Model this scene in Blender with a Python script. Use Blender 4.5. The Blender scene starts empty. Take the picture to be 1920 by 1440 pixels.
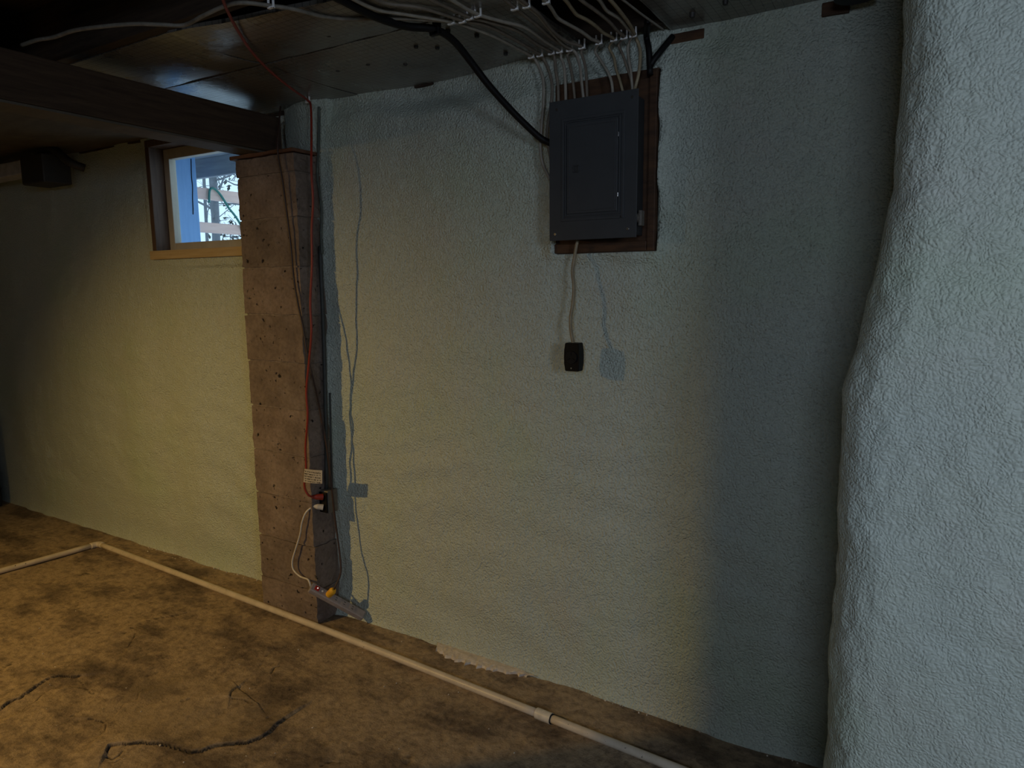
import bpy, bmesh, math, random
import numpy as np
from mathutils import Vector, Matrix
random.seed(7)
S = bpy.context.scene
COL = S.collection

# ------------------------------------------------------------------ camera
F_PX, CX, CY = 1290.0, 960.0, 720.0
CAM = np.array([0.0, -2.2, 1.515])
RX = np.array([0.8589986, 0.06495636, -0.5078406])
RY = np.array([0.51189911, -0.12637284, 0.84969948])
RZ = np.array([-0.00898387, -0.98985382, -0.14180519])
RW = np.array([RX, RY, RZ]).T            # world -> camera (x right, y down, z forward)
cd = bpy.data.cameras.new('camera'); cam = bpy.data.objects.new('camera', cd); COL.objects.link(cam)
cd.sensor_width = 36.0; cd.lens = F_PX / 1920.0 * 36.0; cd.clip_start = 0.02; cd.clip_end = 200
m = Matrix.Identity(4)
for i in range(3):
    m[i][0] = RW[0][i]; m[i][1] = -RW[1][i]; m[i][2] = -RW[2][i]; m[i][3] = CAM[i]
cam.matrix_world = m
S.camera = cam

# ------------------------------------------------------------------ world, light, exposure
w = bpy.data.worlds.new('sky'); S.world = w; w.use_nodes = True
bg = w.node_tree.nodes['Background']; bg.inputs[0].default_value = (0.58, 0.80, 1.0, 1); bg.inputs[1].default_value = 1.5
S.view_settings.view_transform = 'Standard'; S.view_settings.look = 'None'
S.view_settings.exposure = 0.0; S.view_settings.gamma = 1.0; S.view_settings.use_curve_mapping = False

LAMP = Vector((-3.5, -2.7, 2.06)); LAMP_AIM = LAMP + Vector((0.58, 1.8, -2.0))
ld = bpy.data.lights.new('work_lamp_light', 'SPOT'); ld.energy = 146; ld.color = (1.0, 0.635, 0.19)
ld.spot_size = math.radians(105); ld.spot_blend = 1.0; ld.shadow_soft_size = 0.022
lo = bpy.data.objects.new('work_lamp_light', ld); COL.objects.link(lo); lo.location = LAMP
lo.rotation_euler = (LAMP_AIM - LAMP).to_track_quat('-Z', 'Y').to_euler()

def daylight_or_fill(x, z, sx, sz, e):           # sky light and added fill, each at a window opening of the wall behind the camera
    ad = bpy.data.lights.new('daylight_or_fill', 'AREA'); ad.energy = e; ad.color = (0.67, 0.78, 0.98); ad.shape = 'RECTANGLE'; ad.size = sx; ad.size_y = sz
    ao = bpy.data.objects.new('daylight_or_fill', ad); COL.objects.link(ao); ao.location = (x, -3.52, z); ao.rotation_euler = (math.radians(52), 0, 0)   # the sky shines downwards
daylight_or_fill(2.30, 1.80, 0.85, 0.7, 38.0)
daylight_or_fill(0.35, 1.85, 0.6, 0.5, 15.0)  # added fill light that lifts the shaded wall, no known source

# ------------------------------------------------------------------ helpers
def hit(u, v, axis, val):
    """the point of the plane axis=val that a line of sight from the tripod meets (survey helper)"""
    d = RW.T @ np.array([u - CX, v - CY, F_PX]); t = (val - CAM[axis]) / d[axis]
    return Vector(CAM + t * d)
def hy(u, v, y): return hit(u, v, 1, y)
def hz(u, v, z): return hit(u, v, 2, z)
def hx(u, v, x): return hit(u, v, 0, x)

def link(name, me, mt, parent=None, label=None, cat=None, group=None, kind=None, smooth=False):
    o = bpy.data.objects.new(name, me); COL.objects.link(o)
    if mt is not None: me.materials.append(mt)
    if smooth:
        me.polygons.foreach_set('use_smooth', [True] * len(me.polygons))
    if parent is not None: o.parent = parent; o.matrix_parent_inverse = Matrix.Translation(-parent.location)
    for k, val in (('label', label), ('category', cat), ('group', group), ('kind', kind)):
        if val: o[k] = val
    return o
def thing(name, label, cat, loc, group=None):
    o = bpy.data.objects.new(name, None); COL.objects.link(o); o.location = loc; o.empty_display_size = 0.05
    o['label'] = label; o['category'] = cat
    if group: o['group'] = group
    return o
def bmo(name, bm, mt, parent=None, smooth=False, **k):
    bmesh.ops.recalc_face_normals(bm, faces=bm.faces[:])
    me = bpy.data.meshes.new(name); bm.to_mesh(me); bm.free()
    return link(name, me, mt, parent, smooth=smooth, **k)
def box(bm, x0, x1, y0, y1, z0, z1, bev=0.0, mat=None, seg=2):
    r = bmesh.ops.create_cube(bm, size=1.0); vs = r['verts']
    for v in vs:
        v.co = Vector(((x0 + x1) / 2 + v.co.x * (x1 - x0), (y0 + y1) / 2 + v.co.y * (y1 - y0), (z0 + z1) / 2 + v.co.z * (z1 - z0)))
    if bev > 0:
        es = list({e for v in vs for e in v.link_edges})
        rr = bmesh.ops.bevel(bm, geom=es, offset=bev, segments=seg, affect='EDGES', profile=0.5)
        vs = list({v for f in rr['faces'] for v in f.verts} | {v for v in vs if v.is_valid})
    if mat is not None:
        for v in vs: v.co = mat @ v.co
    return vs
def boxo(name, dims, mt, parent=None, bev=0.003, **k):
    bm = bmesh.new(); box(bm, *dims, bev=bev); return bmo(name, bm, mt, parent, **k)
def cyl(bm, p0, p1, r0, r1=None, n=16, cap=True):
    p0 = Vector(p0); p1 = Vector(p1); r1 = r0 if r1 is None else r1
    d = p1 - p0; q = d.to_track_quat('Z', 'Y').to_matrix().to_4x4(); q.translation = (p0 + p1) / 2
    bmesh.ops.create_cone(bm, cap_ends=cap, segments=n, radius1=r0, radius2=r1, depth=d.length, matrix=q)
def spline(pts, step=0.012):
    P = [Vector(p) for p in pts]; P = [P[0] * 2 - P[1]] + P + [P[-1] * 2 - P[-2]]
    out = []
    for i in range(1, len(P) - 2):
        a, b, c, d = P[i - 1], P[i], P[i + 1], P[i + 2]
        n = max(2, int((c - b).length / step))
        for k in range(n):
            t = k / n
            out.append(0.5 * ((2 * b) + (c - a) * t + (2 * a - 5 * b + 4 * c - d) * t * t + (3 * b - a - 3 * c + d) * t ** 3))
    out.append(P[-2]); return out
def tube_bm(bm, pts, r, n=8, step=0.012, flat=1.0, taper=None, smoothp=True):
    P = spline(pts, step) if smoothp else [Vector(p) for p in pts]
    T = []
    for i in range(len(P)):
        t = P[min(i + 1, len(P) - 1)] - P[max(i - 1, 0)]
        T.append(t.normalized() if t.length > 1e-9 else Vector((0, 0, 1)))
    nrm = T[0].orthogonal().normalized(); rings = []
    for i, p in enumerate(P):
        nrm = (nrm - T[i] * nrm.dot(T[i])).normalized(); bn = T[i].cross(nrm)
        rr = r if taper is None else r + (taper - r) * i / (len(P) - 1)
        rings.append([bm.verts.new(p + nrm * (math.cos(2 * math.pi * k / n) * rr) + bn * (math.sin(2 * math.pi * k / n) * rr * flat)) for k in range(n)])
    for a, b in zip(rings, rings[1:]):
        for k in range(n): bm.faces.new((a[k], a[(k + 1) % n], b[(k + 1) % n], b[k]))
    bm.faces.new(rings[0][::-1]); bm.faces.new(rings[-1])
def tubeo(name, pts, r, mt, parent=None, n=8, step=0.012, flat=1.0, **k):
    bm = bmesh.new(); tube_bm(bm, pts, r, n, step, flat); return bmo(name, bm, mt, parent, smooth=True, **k)
def grid_mesh(name, V, nu, nv, keep=None):
    """V: (nu*nv,3) points, row-major u then v"""
    idx = np.arange(nu * nv).reshape(nu, nv)
    q = np.stack([idx[:-1, :-1], idx[1:, :-1], idx[1:, 1:], idx[:-1, 1:]], -1).reshape(-1, 4)
    if keep is not None: q = q[keep.reshape(-1)]
    me = bpy.data.meshes.new(name)
    me.vertices.add(len(V)); me.vertices.foreach_set('co', V.astype(np.float32).ravel())
    me.loops.add(q.size); me.loops.foreach_set('vertex_index', q.astype(np.int32).ravel())
    me.polygons.add(len(q)); me.polygons.foreach_set('loop_start', np.arange(0, q.size, 4, dtype=np.int32)); me.polygons.foreach_set('loop_total', np.full(len(q), 4, dtype=np.int32))
    me.polygons.foreach_set('use_smooth', np.ones(len(q), dtype=bool)); me.update(calc_edges=True); me.validate()
    return me
_rng = np.random.RandomState(11); _tab = _rng.rand(256, 256)
def vn(x, y, o=0):
    x = np.asarray(x, float) + 37.3 * o + 100; y = np.asarray(y, float) + 17.7 * o + 100
    xi = np.floor(x).astype(int); yi = np.floor(y).astype(int); fx = x - xi; fy = y - yi
    fx = fx * fx * fx * (fx * (fx * 6 - 15) + 10); fy = fy * fy * fy * (fy * (fy * 6 - 15) + 10)
    g = lambda a, b: _tab[a & 255, b & 255]
    return (g(xi, yi) * (1 - fx) + g(xi + 1, yi) * fx) * (1 - fy) + (g(xi, yi + 1) * (1 - fx) + g(xi + 1, yi + 1) * fx) * fy - 0.5
def fbm(x, y, o=0, n=4, g=0.5):
    s = 0; a = 1
    for k in range(n): s = s + a * vn(x * 2 ** k, y * 2 ** k, o + k * 3); a *= g
    return s
def sstep(a, b, x):
    t = np.clip((x - a) / (b - a), 0, 1); return t * t * (3 - 2 * t)

# ------------------------------------------------------------------ materials
class NT:
    def __init__(s, name):
        s.m = bpy.data.materials.new(name); s.m.use_nodes = True; s.t = s.m.node_tree; s.b = s.t.nodes['Principled BSDF']
    def n(s, ty, **k):
        o = s.t.nodes.new(ty)
        for a, v in k.items():
            if a.startswith('i_'):
                key = a[2:]
                o.inputs[int(key) if key.isdigit() else key.replace('_', ' ')].default_value = v
            else: setattr(o, a, v)
        return o
    def l(s, a, b): s.t.links.new(a, b)
    def coord(s): return s.n('ShaderNodeTexCoord').outputs['Object']
    def noise(s, scale, detail=4, rough=0.55, vec=None, stretch=None):
        v = vec or s.coord()
        if stretch:
            mp = s.n('ShaderNodeMapping'); mp.inputs['Scale'].default_value = stretch; s.l(v, mp.inputs[0]); v = mp.outputs[0]
        o = s.n('ShaderNodeTexNoise'); o.inputs['Scale'].default_value = scale; o.inputs['Detail'].default_value = detail; o.inputs['Roughness'].default_value = rough
        s.l(v, o.inputs['Vector']); return o.outputs['Fac']
    def ramp(s, fac, stops):
        r = s.n('ShaderNodeValToRGB'); e = r.color_ramp.elements
        while len(e) < len(stops): e.new(0.5)
        for i, (p, c) in enumerate(stops): e[i].position = p; e[i].color = (*c, 1) if len(c) == 3 else c
        s.l(fac, r.inputs[0]); return r.outputs[0]
    def mix(s, fac, a, b, mode='MIX'):
        o = s.n('ShaderNodeMix', data_type='RGBA', blend_type=mode)
        for sock, v in ((o.inputs[0], fac), (o.inputs[6], a), (o.inputs[7], b)):
            if isinstance(v, (float, int)): sock.default_value = v
            elif isinstance(v, tuple): sock.default_value = (*v, 1)
            else: s.l(v, sock)
        return o.outputs[2]
    def math(s, op, a, b=None):
        o = s.n('ShaderNodeMath', operation=op)
        for i, v in enumerate((a, b)):
            if v is None: continue
            if isinstance(v, (float, int)): o.inputs[i].default_value = v
            else: s.l(v, o.inputs[i])
        return o.outputs[0]
    def bump(s, h, dist, strength=1.0, prev=None):
        o = s.n('ShaderNodeBump'); o.inputs['Distance'].default_value = dist; o.inputs['Strength'].default_value = strength
        s.l(h, o.inputs['Height'])
        if prev is not None: s.l(prev, o.inputs['Normal'])
        return o.outputs[0]
    def done(s, col, rough=0.6, nrm=None, metal=0.0, spec=0.5):
        for k, v in (('Base Color', col), ('Roughness', rough), ('Metallic', metal)):
            if isinstance(v, tuple): s.b.inputs[k].default_value = (*v, 1)
            elif isinstance(v, (float, int)): s.b.inputs[k].default_value = v
            else: s.l(v, s.b.inputs[k])
        s.b.inputs['Specular IOR Level'].default_value = spec
        if nrm is not None: s.l(nrm, s.b.inputs['Normal'])
        return s.m
def plain(name, col, rough=0.5, metal=0.0, var=0.12, scale=40, bump=0.0, spec=0.5):
    t = NT(name); f = t.noise(scale, 3)
    c = t.ramp(f, [(0.3, tuple(x * (1 - var) for x in col)), (0.7, tuple(min(1, x * (1 + var)) for x in col))])
    return t.done(c, rough, t.bump(f, bump) if bump else None, metal, spec)
def foam_mat(name, vs, ns, k, kn=1.0):
    t = NT(name); co = t.coord()
    a = t.noise(1.7, 3, vec=co); c = t.ramp(a, [(0.3, (0.48, 0.562, 0.44)), (0.5, (0.515, 0.568, 0.49)), (0.7, (0.50, 0.56, 0.50))])
    b = t.noise(5.0, 4, vec=co); c = t.mix(t.ramp(b, [(0.55, (0, 0, 0)), (0.8, (0.35, 0.35, 0.35))]), c, (0.56, 0.55, 0.51))
    v = t.n('ShaderNodeTexVoronoi', feature='SMOOTH_F1'); v.inputs['Scale'].default_value = vs; v.inputs['Smoothness'].default_value = 0.55
    wv = t.n('ShaderNodeVectorMath', operation='ADD'); nn = t.n('ShaderNodeTexNoise'); nn.inputs['Scale'].default_value = 30
    sc = t.n('ShaderNodeVectorMath', operation='SCALE'); sc.inputs['Scale'].default_value = 0.02
    t.l(co, nn.inputs['Vector']); t.l(nn.outputs['Color'], sc.inputs[0]); t.l(co, wv.inputs[0]); t.l(sc.outputs[0], wv.inputs[1]); t.l(wv.outputs[0], v.inputs['Vector'])
    h1 = t.bump(v.outputs['Distance'], 0.0048 * k, 1.0)
    h1.node.invert = True
    h2 = t.bump(t.noise(ns, 4, 0.6, vec=co), 0.0045 * k * kn, 1.0, h1)
    return t.done(c, 0.42, h2, 0.0, 0.5)
def floor_mat():
    t = NT('old_concrete_floor'); co = t.coord()
    a = t.noise(2.4, 7, 0.66, vec=co, stretch=(1, 1.8, 1)); c = t.ramp(a, [(0.34, (0.13, 0.095, 0.065)), (0.45, (0.27, 0.20, 0.13)), (0.53, (0.45, 0.335, 0.205)), (0.62, (0.34, 0.255, 0.165)), (0.70, (0.19, 0.145, 0.10))])
    b = t.noise(9, 6, 0.68, vec=co, stretch=(1, 1.4, 1)); c = t.mix(t.ramp(b, [(0.44, (0, 0, 0)), (0.58, (0.7, 0.7, 0.7))]), c, t.mix(t.ramp(a, [(0.4, (0, 0, 0)), (0.6, (1, 1, 1))]), (0.17, 0.125, 0.085), (0.52, 0.39, 0.245)))
    d = t.noise(34, 6, 0.7, vec=co); c = t.mix(0.75, c, t.ramp(d, [(0.30, (0.35, 0.33, 0.32)), (0.5, (1, 1, 1)), (0.70, (1.4, 1.38, 1.35))]), 'MULTIPLY')
    v = t.noise(120, 2, 0.5, vec=co); c = t.mix(t.ramp(v, [(0.70, (0, 0, 0)), (0.76, (0.5, 0.5, 0.5))]), c, (0.50, 0.43, 0.34))
    at = t.n('ShaderNodeAttribute', attribute_name='crack'); c = t.mix(at.outputs['Fac'], c, (0.012, 0.010, 0.008))
    pa = t.n('ShaderNodeAttribute', attribute_name='skim'); c = t.mix(t.math('MULTIPLY', pa.outputs['Fac'], 0.5), c, (0.37, 0.28, 0.17))
    c = t.mix(1.0, c, (0.87, 0.87, 0.88), 'MULTIPLY')
    h = t.bump(d, 0.012, 0.7); h = t.bump(t.noise(140, 4, 0.7, vec=co), 0.003, 0.8, h)
    return t.done(c, 0.82, h, 0, 0.3)
def block_mat():
    t = NT('concrete_block'); co = t.coord()
    oi = t.n('ShaderNodeObjectInfo')
    a = t.noise(7, 5, 0.6, vec=co); c = t.ramp(a, [(0.3, (0.165, 0.13, 0.108)), (0.55, (0.24, 0.19, 0.158)), (0.75, (0.31, 0.255, 0.22))])
    c = t.mix(0.8, c, t.ramp(oi.outputs['Random'], [(0.0, (0.8, 0.78, 0.75)), (1.0, (1.1, 1.05, 1.02))]), 'MULTIPLY')
    b = t.noise(60, 5, 0.7, vec=co); c = t.mix(0.6, c, t.ramp(b, [(0.3, (0.5, 0.5, 0.5)), (0.55, (1, 1, 1)), (0.8, (1.25, 1.25, 1.25))]), 'MULTIPLY')
    p = t.noise(42, 2, 0.5, vec=co); c = t.mix(t.ramp(p, [(0.26, (1, 1, 1)), (0.32, (0, 0, 0))]), c, (0.02, 0.017, 0.014))
    h = t.bump(b, 0.006, 0.8); h = t.bump(t.ramp(p, [(0.24, (0, 0, 0)), (0.33, (1, 1, 1))]), 0.006, 1, h)
    return t.done(c, 0.9, h, 0, 0.25)
def wood_mat(name, c1, c2, rough=0.7, stretch=(3, 40, 40), spec=0.3):
    t = NT(name); co = t.coord(); a = t.noise(1.6, 6, 0.62, vec=co, stretch=stretch)
    c = t.ramp(a, [(0.3, c1), (0.7, c2)]); return t.done(c, rough, t.bump(a, 0.002, 0.7), 0, spec)
def foil_mat():
    t = NT('foil_faced_board'); g = t.n('ShaderNodeNewGeometry').outputs['Position']
    sp = t.n('ShaderNodeSeparateXYZ'); t.l(g, sp.inputs[0])
    def line(o, per, wd): return t.math('LESS_THAN', t.math('FRACT', t.math('DIVIDE', t.math('ADD', o, 10.0), per)), wd)
    ln = t.math('MAXIMUM', line(sp.outputs[0], 0.0254, 0.07), line(sp.outputs[1], 0.0254, 0.07))
    a = t.noise(3, 4, 0.6, vec=g); base = t.ramp(a, [(0.3, (0.20, 0.19, 0.17)), (0.5, (0.27, 0.26, 0.235)), (0.75, (0.24, 0.20, 0.16))])
    c = t.mix(t.math('MULTIPLY', ln, 0.9), base, (0.06, 0.06, 0.06))
    h = t.bump(t.noise(9, 5, 0.6, vec=g), 0.006, 0.5)
    return t.done(c, t.ramp(t.noise(6, 3, vec=g), [(0.3, (0.22,) * 3), (0.7, (0.36,) * 3)]), h, 0.55, 0.5)
M = {}
M['foam'] = foam_mat('spray_foam', 135, 130, 1.0); M['foam_near'] = foam_mat('spray_foam_fine', 190, 210, 0.6, 0.4); M['floor'] = floor_mat(); M['block'] = block_mat(); M['foil'] = foil_mat()
M['mortar'] = plain('mortar', (0.22, 0.175, 0.14), 0.95, var=0.25, scale=60, bump=0.004, spec=0.2)
M['beam'] = wood_mat('dark_beam_wood', (0.035, 0.020, 0.012), (0.075, 0.045, 0.026), 0.75, (40, 3, 40))
M['joist'] = wood_mat('old_joist_wood', (0.03, 0.02, 0.014), (0.07, 0.048, 0.032), 0.8, (3, 40, 40))
M['brownboard'] = wood_mat('brown_ceiling_board', (0.075, 0.064, 0.048), (0.125, 0.105, 0.08), 0.75, (4, 8, 8))
M['jamb'] = wood_mat('dark_jamb_wood', (0.075, 0.045, 0.032), (0.135, 0.085, 0.06), 0.6, (40, 40, 3))
M['sash'] = wood_mat('painted_sash', (0.40, 0.36, 0.30), (0.50, 0.45, 0.37), 0.5, (8, 8, 3))
M['sill'] = wood_mat('yellow_pine', (0.42, 0.30, 0.15), (0.56, 0.42, 0.23), 0.6, (3, 40, 40))
M['capwood'] = wood_mat('red_cedar_shim', (0.10, 0.045, 0.025), (0.17, 0.08, 0.045), 0.7, (3, 40, 40))
M['ply'] = wood_mat('old_plywood', (0.035, 0.018, 0.010), (0.10, 0.048, 0.022), 0.65, (6, 6, 30))
M['panel'] = plain('panel_grey_enamel', (0.050, 0.053, 0.056), 0.5, var=0.06, scale=15, spec=0.25)
M['panelbox'] = plain('panel_box_steel', (0.03, 0.032, 0.034), 0.5, var=0.1)
M['metal'] = plain('zinc_screw', (0.65, 0.65, 0.65), 0.25, 1.0)
M['black'] = plain('black_plastic', (0.004, 0.004, 0.0045), 0.5, spec=0.2)
M['blackcable'] = plain('black_cable_jacket', (0.007, 0.0065, 0.0065), 0.55, spec=0.2)
M['romex'] = plain('beige_cable_jacket', (0.29, 0.26, 0.21), 0.55, var=0.15)
M['romexy'] = plain('yellowed_cable_jacket', (0.27, 0.215, 0.13), 0.55, var=0.15)
M['romexd'] = plain('dirty_cable_jacket', (0.17, 0.14, 0.105), 0.6, var=0.2)
M['romexw'] = plain('white_cable_jacket', (0.20, 0.18, 0.145), 0.6, var=0.25)
M['clip'] = plain('white_nylon', (0.92, 0.92, 0.90), 0.35)
M['pvc'] = NT('cream_pvc'); 
_t = M['pvc']; _a = _t.noise(18, 4); _c = _t.ramp(_a, [(0.3, (0.54, 0.46, 0.35)), (0.6, (0.64, 0.55, 0.43))])
_s = _t.noise(70, 3, 0.6); _c = _t.mix(_t.ramp(_s, [(0.68, (0, 0, 0)), (0.72, (1, 1, 1))]), _c, (0.06, 0.045, 0.03)); M['pvc'] = _t.done(_c, 0.4)
M['pvcw'] = plain('white_pvc_coupling', (0.66, 0.60, 0.50), 0.4)
M['red'] = plain('red_cord', (0.27, 0.026, 0.012), 0.45)
M['browncord'] = plain('brown_cord', (0.045, 0.022, 0.015), 0.5)
M['whitecord'] = plain('white_cord', (0.62, 0.57, 0.49), 0.45)
M['yellow'] = plain('yellow_plug', (0.75, 0.40, 0.02), 0.4)
M['strip'] = plain('lilac_grey_plastic', (0.30, 0.265, 0.265), 0.4)
M['steelbox'] = plain('dull_steel', (0.17, 0.15, 0.125), 0.55, 0.3, var=0.2)
M['conduit'] = plain('dark_conduit', (0.045, 0.050, 0.046), 0.6)
M['foamcable'] = plain('overspray_cable', (0.085, 0.10, 0.085), 0.6, var=0.3)
M['patch'] = plain('pale_mortar', (0.64, 0.57, 0.48), 0.95, var=0.15, scale=50, bump=0.006, spec=0.2)
M['concretewall'] = plain('bare_wall', (0.50, 0.51, 0.45), 0.9, bump=0.003, spec=0.2)
M['duct'] = plain('pale_duct', (0.42, 0.42, 0.42), 0.5, var=0.2, scale=20)
M['darkmetal'] = plain('dark_bracket', (0.03, 0.028, 0.025), 0.6)
M['darkbin'] = plain('dark_blue_plastic', (0.012, 0.015, 0.02), 0.5)
M['post'] = wood_mat('painted_deck_post', (0.20, 0.37, 0.66), (0.24, 0.42, 0.72), 0.6, (30, 30, 2))
M['rail'] = wood_mat('new_pine_rail', (0.84, 0.54, 0.46), (0.95, 0.68, 0.58), 0.6, (30, 3, 30))
M['deck'] = wood_mat('weathered_deck', (0.30, 0.32, 0.37), (0.42, 0.45, 0.50), 0.8, (3, 30, 30))
M['bark'] = plain('bark', (0.16, 0.17, 0.19), 0.9, bump=0.004)
M['leaf'] = plain('dead_leaf', (0.06, 0.06, 0.055), 0.8)
M['hose'] = plain('green_hose', (0.05, 0.24, 0.20), 0.5)
M['snow'] = plain('snow', (0.85, 0.88, 0.92), 0.9, var=0.05, scale=3)
M['alu'] = plain('lamp_reflector', (0.75, 0.75, 0.74), 0.3, 1.0)
def tag_mat():
    t = NT('printed_tag'); uv = t.n('ShaderNodeTexCoord').outputs['Generated']
    sp = t.n('ShaderNodeSeparateXYZ'); t.l(uv, sp.inputs[0])
    row = t.math('GREATER_THAN', t.math('FRACT', t.math('MULTIPLY', sp.outputs[2], 6.0)), 0.45)
    nz = t.noise(22, 1, vec=uv, stretch=(1.4, 0.01, 0.28)); wd = t.math('GREATER_THAN', nz, 0.47)
    inr = t.math('MULTIPLY', t.math('MULTIPLY', t.math('GREATER_THAN', sp.outputs[0], 0.08), t.math('LESS_THAN', sp.outputs[0], 0.92)), t.math('MULTIPLY', t.math('GREATER_THAN', sp.outputs[2], 0.08), t.math('LESS_THAN', sp.outputs[2], 0.92)))
    k = t.math('MULTIPLY', t.math('MULTIPLY', row, wd), inr)
    return t.done(t.mix(k, (0.48, 0.44, 0.38), (0.05, 0.045, 0.04)), 0.5)
M['tag'] = tag_mat()
def glass_mat():
    t = NT('window_glass'); nt = t.t
    tr = t.n('ShaderNodeBsdfTransparent'); gl = t.n('ShaderNodeBsdfGlossy'); gl.inputs['Roughness'].default_value = 0.02
    tr.inputs[0].default_value = (0.93, 0.96, 0.97, 1)
    mx = t.n('ShaderNodeMixShader'); mx.inputs[0].default_value = 0.05
    t.l(tr.outputs[0], mx.inputs[1]); t.l(gl.outputs[0], mx.inputs[2])
    t.l(mx.outputs[0], nt.nodes['Material Output'].inputs['Surface']); return t.m
M['glass'] = glass_mat()
def emit(name, c, s):
    t = NT(name); t.b.inputs['Base Color'].default_value = (*c, 1); t.b.inputs['Emission Color'].default_value = (*c, 1); t.b.inputs['Emission Strength'].default_value = s; return t.m
M['led'] = emit('white_indicator', (1, 0.95, 0.9), 0.7)
M['redled'] = emit('red_switch_glow', (0.30, 0.012, 0.01), 0.04)

CEIL = 2.287
# ------------------------------------------------------------------ floor
xs = np.concatenate([np.linspace(-6.6, -5.2, 60)[:-1], np.arange(-5.2, -2.9, 0.011), np.arange(-2.9, -1.7, 0.0036), np.arange(-1.7, 0.05, 0.0062), np.linspace(0.06, 3.2, 40)])
ys = np.concatenate([np.linspace(-3.6, -1.4, 40)[:-1], np.arange(-1.4, -0.5, 0.0036), np.arange(-0.5, 0.16, 0.0062)])
Xg, Yg = np.meshgrid(xs, ys, indexing='ij')
hf = 0.006 * fbm(Xg * 1.3, Yg * 1.6, 1, 4) + 0.0045 * fbm(Xg * 7, Yg * 9, 5, 4, 0.6)
crack = np.zeros_like(Xg); skim = np.zeros_like(Xg)
near = (Xg > -5.2) & (Xg < 0.05) & (Yg > -1.4)
def to_floor(pts): return np.array([[*hz(u, v, 0.0)[:2]] for u, v in pts])
def densify(P, jit=0.004, step=0.012):
    out = [P[0]]
    for a, b in zip(P, P[1:]):
        n = max(1, int(np.linalg.norm(b - a) / step))
        for k in range(1, n + 1): out.append(a + (b - a) * k / n + (_rng.randn(2) * jit if k < n else 0))
    return np.array(out)
def dist_poly(P):
    """signed distance (left of the line positive) to a polyline"""
    best = np.full(Xg.shape, 9.0); sg = np.zeros(Xg.shape)
    lo_, hi_ = P.min(0) - 0.3, P.max(0) + 0.3
    ii = np.where((xs > lo_[0]) & (xs < hi_[0]))[0]; jj = np.where((ys > lo_[1]) & (ys < hi_[1]))[0]
    if len(ii) == 0 or len(jj) == 0: return best, sg
    sl = (slice(ii[0], ii[-1] + 1), slice(jj[0], jj[-1] + 1)); x = Xg[sl]; y = Yg[sl]; bb = best[sl].copy(); ss = sg[sl].copy()
    for a, b in zip(P, P[1:]):
        d = b - a; L = d @ d + 1e-12; t = np.clip(((x - a[0]) * d[0] + (y - a[1]) * d[1]) / L, 0, 1)
        dx = x - a[0] - t * d[0]; dy = y - a[1] - t * d[1]; r = np.hypot(dx, dy); k = r < bb
        bb[k] = r[k]; ss[k] = np.sign(d[0] * dy - d[1] * dx)[k]
    best[sl] = bb; sg[sl] = ss; return best, sg
CR = [  # image survey of the cracks in the old skim coat: points, width, step in height
    ([(200, 1412), (205, 1402), (228, 1398), (260, 1396), (300, 1396), (330, 1404), (358, 1414), (380, 1412), (404, 1402), (440, 1398), (464, 1397), (484, 1390), (503, 1378), (520, 1360), (538, 1347), (548, 1340)], 0.0045, 0.007),
    ([(4, 1328), (20, 1316), (40, 1308), (58, 1294), (78, 1281), (92, 1273), (112, 1269), (130, 1271), (150, 1270)], 0.0045, 0.006),
    ([(32, 1338), (60, 1318), (82, 1299), (96, 1291), (112, 1291), (128, 1286), (138, 1288)], 0.0075, -0.004),
    ([(150, 1276), (160, 1290), (176, 1301)], 0.003, 0.002),
    ([(164, 1348), (188, 1352), (199, 1360), (196, 1374), (180, 1390)], 0.003, 0.003),
    ([(225, 1330), (232, 1320), (256, 1314), (260, 1300), (272, 1296)], 0.003, -0.003),
    ([(432, 1308), (436, 1298), (446, 1289)], 0.004, 0.003), ([(446, 1289), (462, 1302), (486, 1322)], 0.003, -0.004), ([(434, 1311), (458, 1313), (472, 1318)], 0.003, 0.003),
    ([(0, 1255), (10, 1248), (20, 1244)], 0.006, 0), ([(598, 1440), (620, 1428), (640, 1430)], 0.003, 0), ([(200, 1420), (212, 1424), (222, 1418), (230, 1408)], 0.005, 0), ([(204, 1430), (216, 1430), (226, 1424)], 0.004, 0),
    ([(508, 1262), (514, 1252), (524, 1249)], 0.009, 0), ([(148, 1080), (160, 1074), (170, 1077)], 0.008, 0), ([(142, 1140), (148, 1130)], 0.004, 0),
    ([(230, 1190), (262, 1172), (300, 1160), (352, 1150)], 0.003, 0.002), ([(268, 1172), (252, 1196), (240, 1216)], 0.003, 0.002),
]
for pts, wd, st in CR:
    P = densify(to_floor(pts), 0.0016, 0.016); d, sg = dist_poly(P)
    wv = 0.6 * wd * (0.75 + 0.9 * (vn(Xg * 30, Yg * 30, 9) + 0.3))
    c = 1 - sstep(0.25, 1.0, d / np.maximum(wv, 0.0015)); crack = np.maximum(crack, c)
    hf -= 0.007 * c
    if st: hf += 1.5 * st * np.where(sg > 0, 1, 0) * np.exp(-(d / 0.07) ** 2)
pit = fbm(Xg * 16, Yg * 16, 21, 3, 0.6)
pk = sstep(0.66, 0.78, pit); crack = np.maximum(crack, 0.45 * pk); hf -= 0.004 * pk
P = to_floor([(230, 1392), (300, 1392), (380, 1408), (480, 1388), (540, 1342), (500, 1318), (440, 1290), (350, 1262), (260, 1270), (215, 1330)])
def inside(P, x, y):
    r = np.zeros(x.shape, bool)
    for a, b in zip(P, np.roll(P, -1, 0)):
        r ^= ((a[1] > y) != (b[1] > y)) & (x < (b[0] - a[0]) * (y - a[1]) / (b[1] - a[1] + 1e-12) + a[0])
    return r
ins = inside(P, Xg, Yg); skim = np.where(ins, 0.6 + 0.8 * vn(Xg * 12, Yg * 12, 3), 0)
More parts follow.
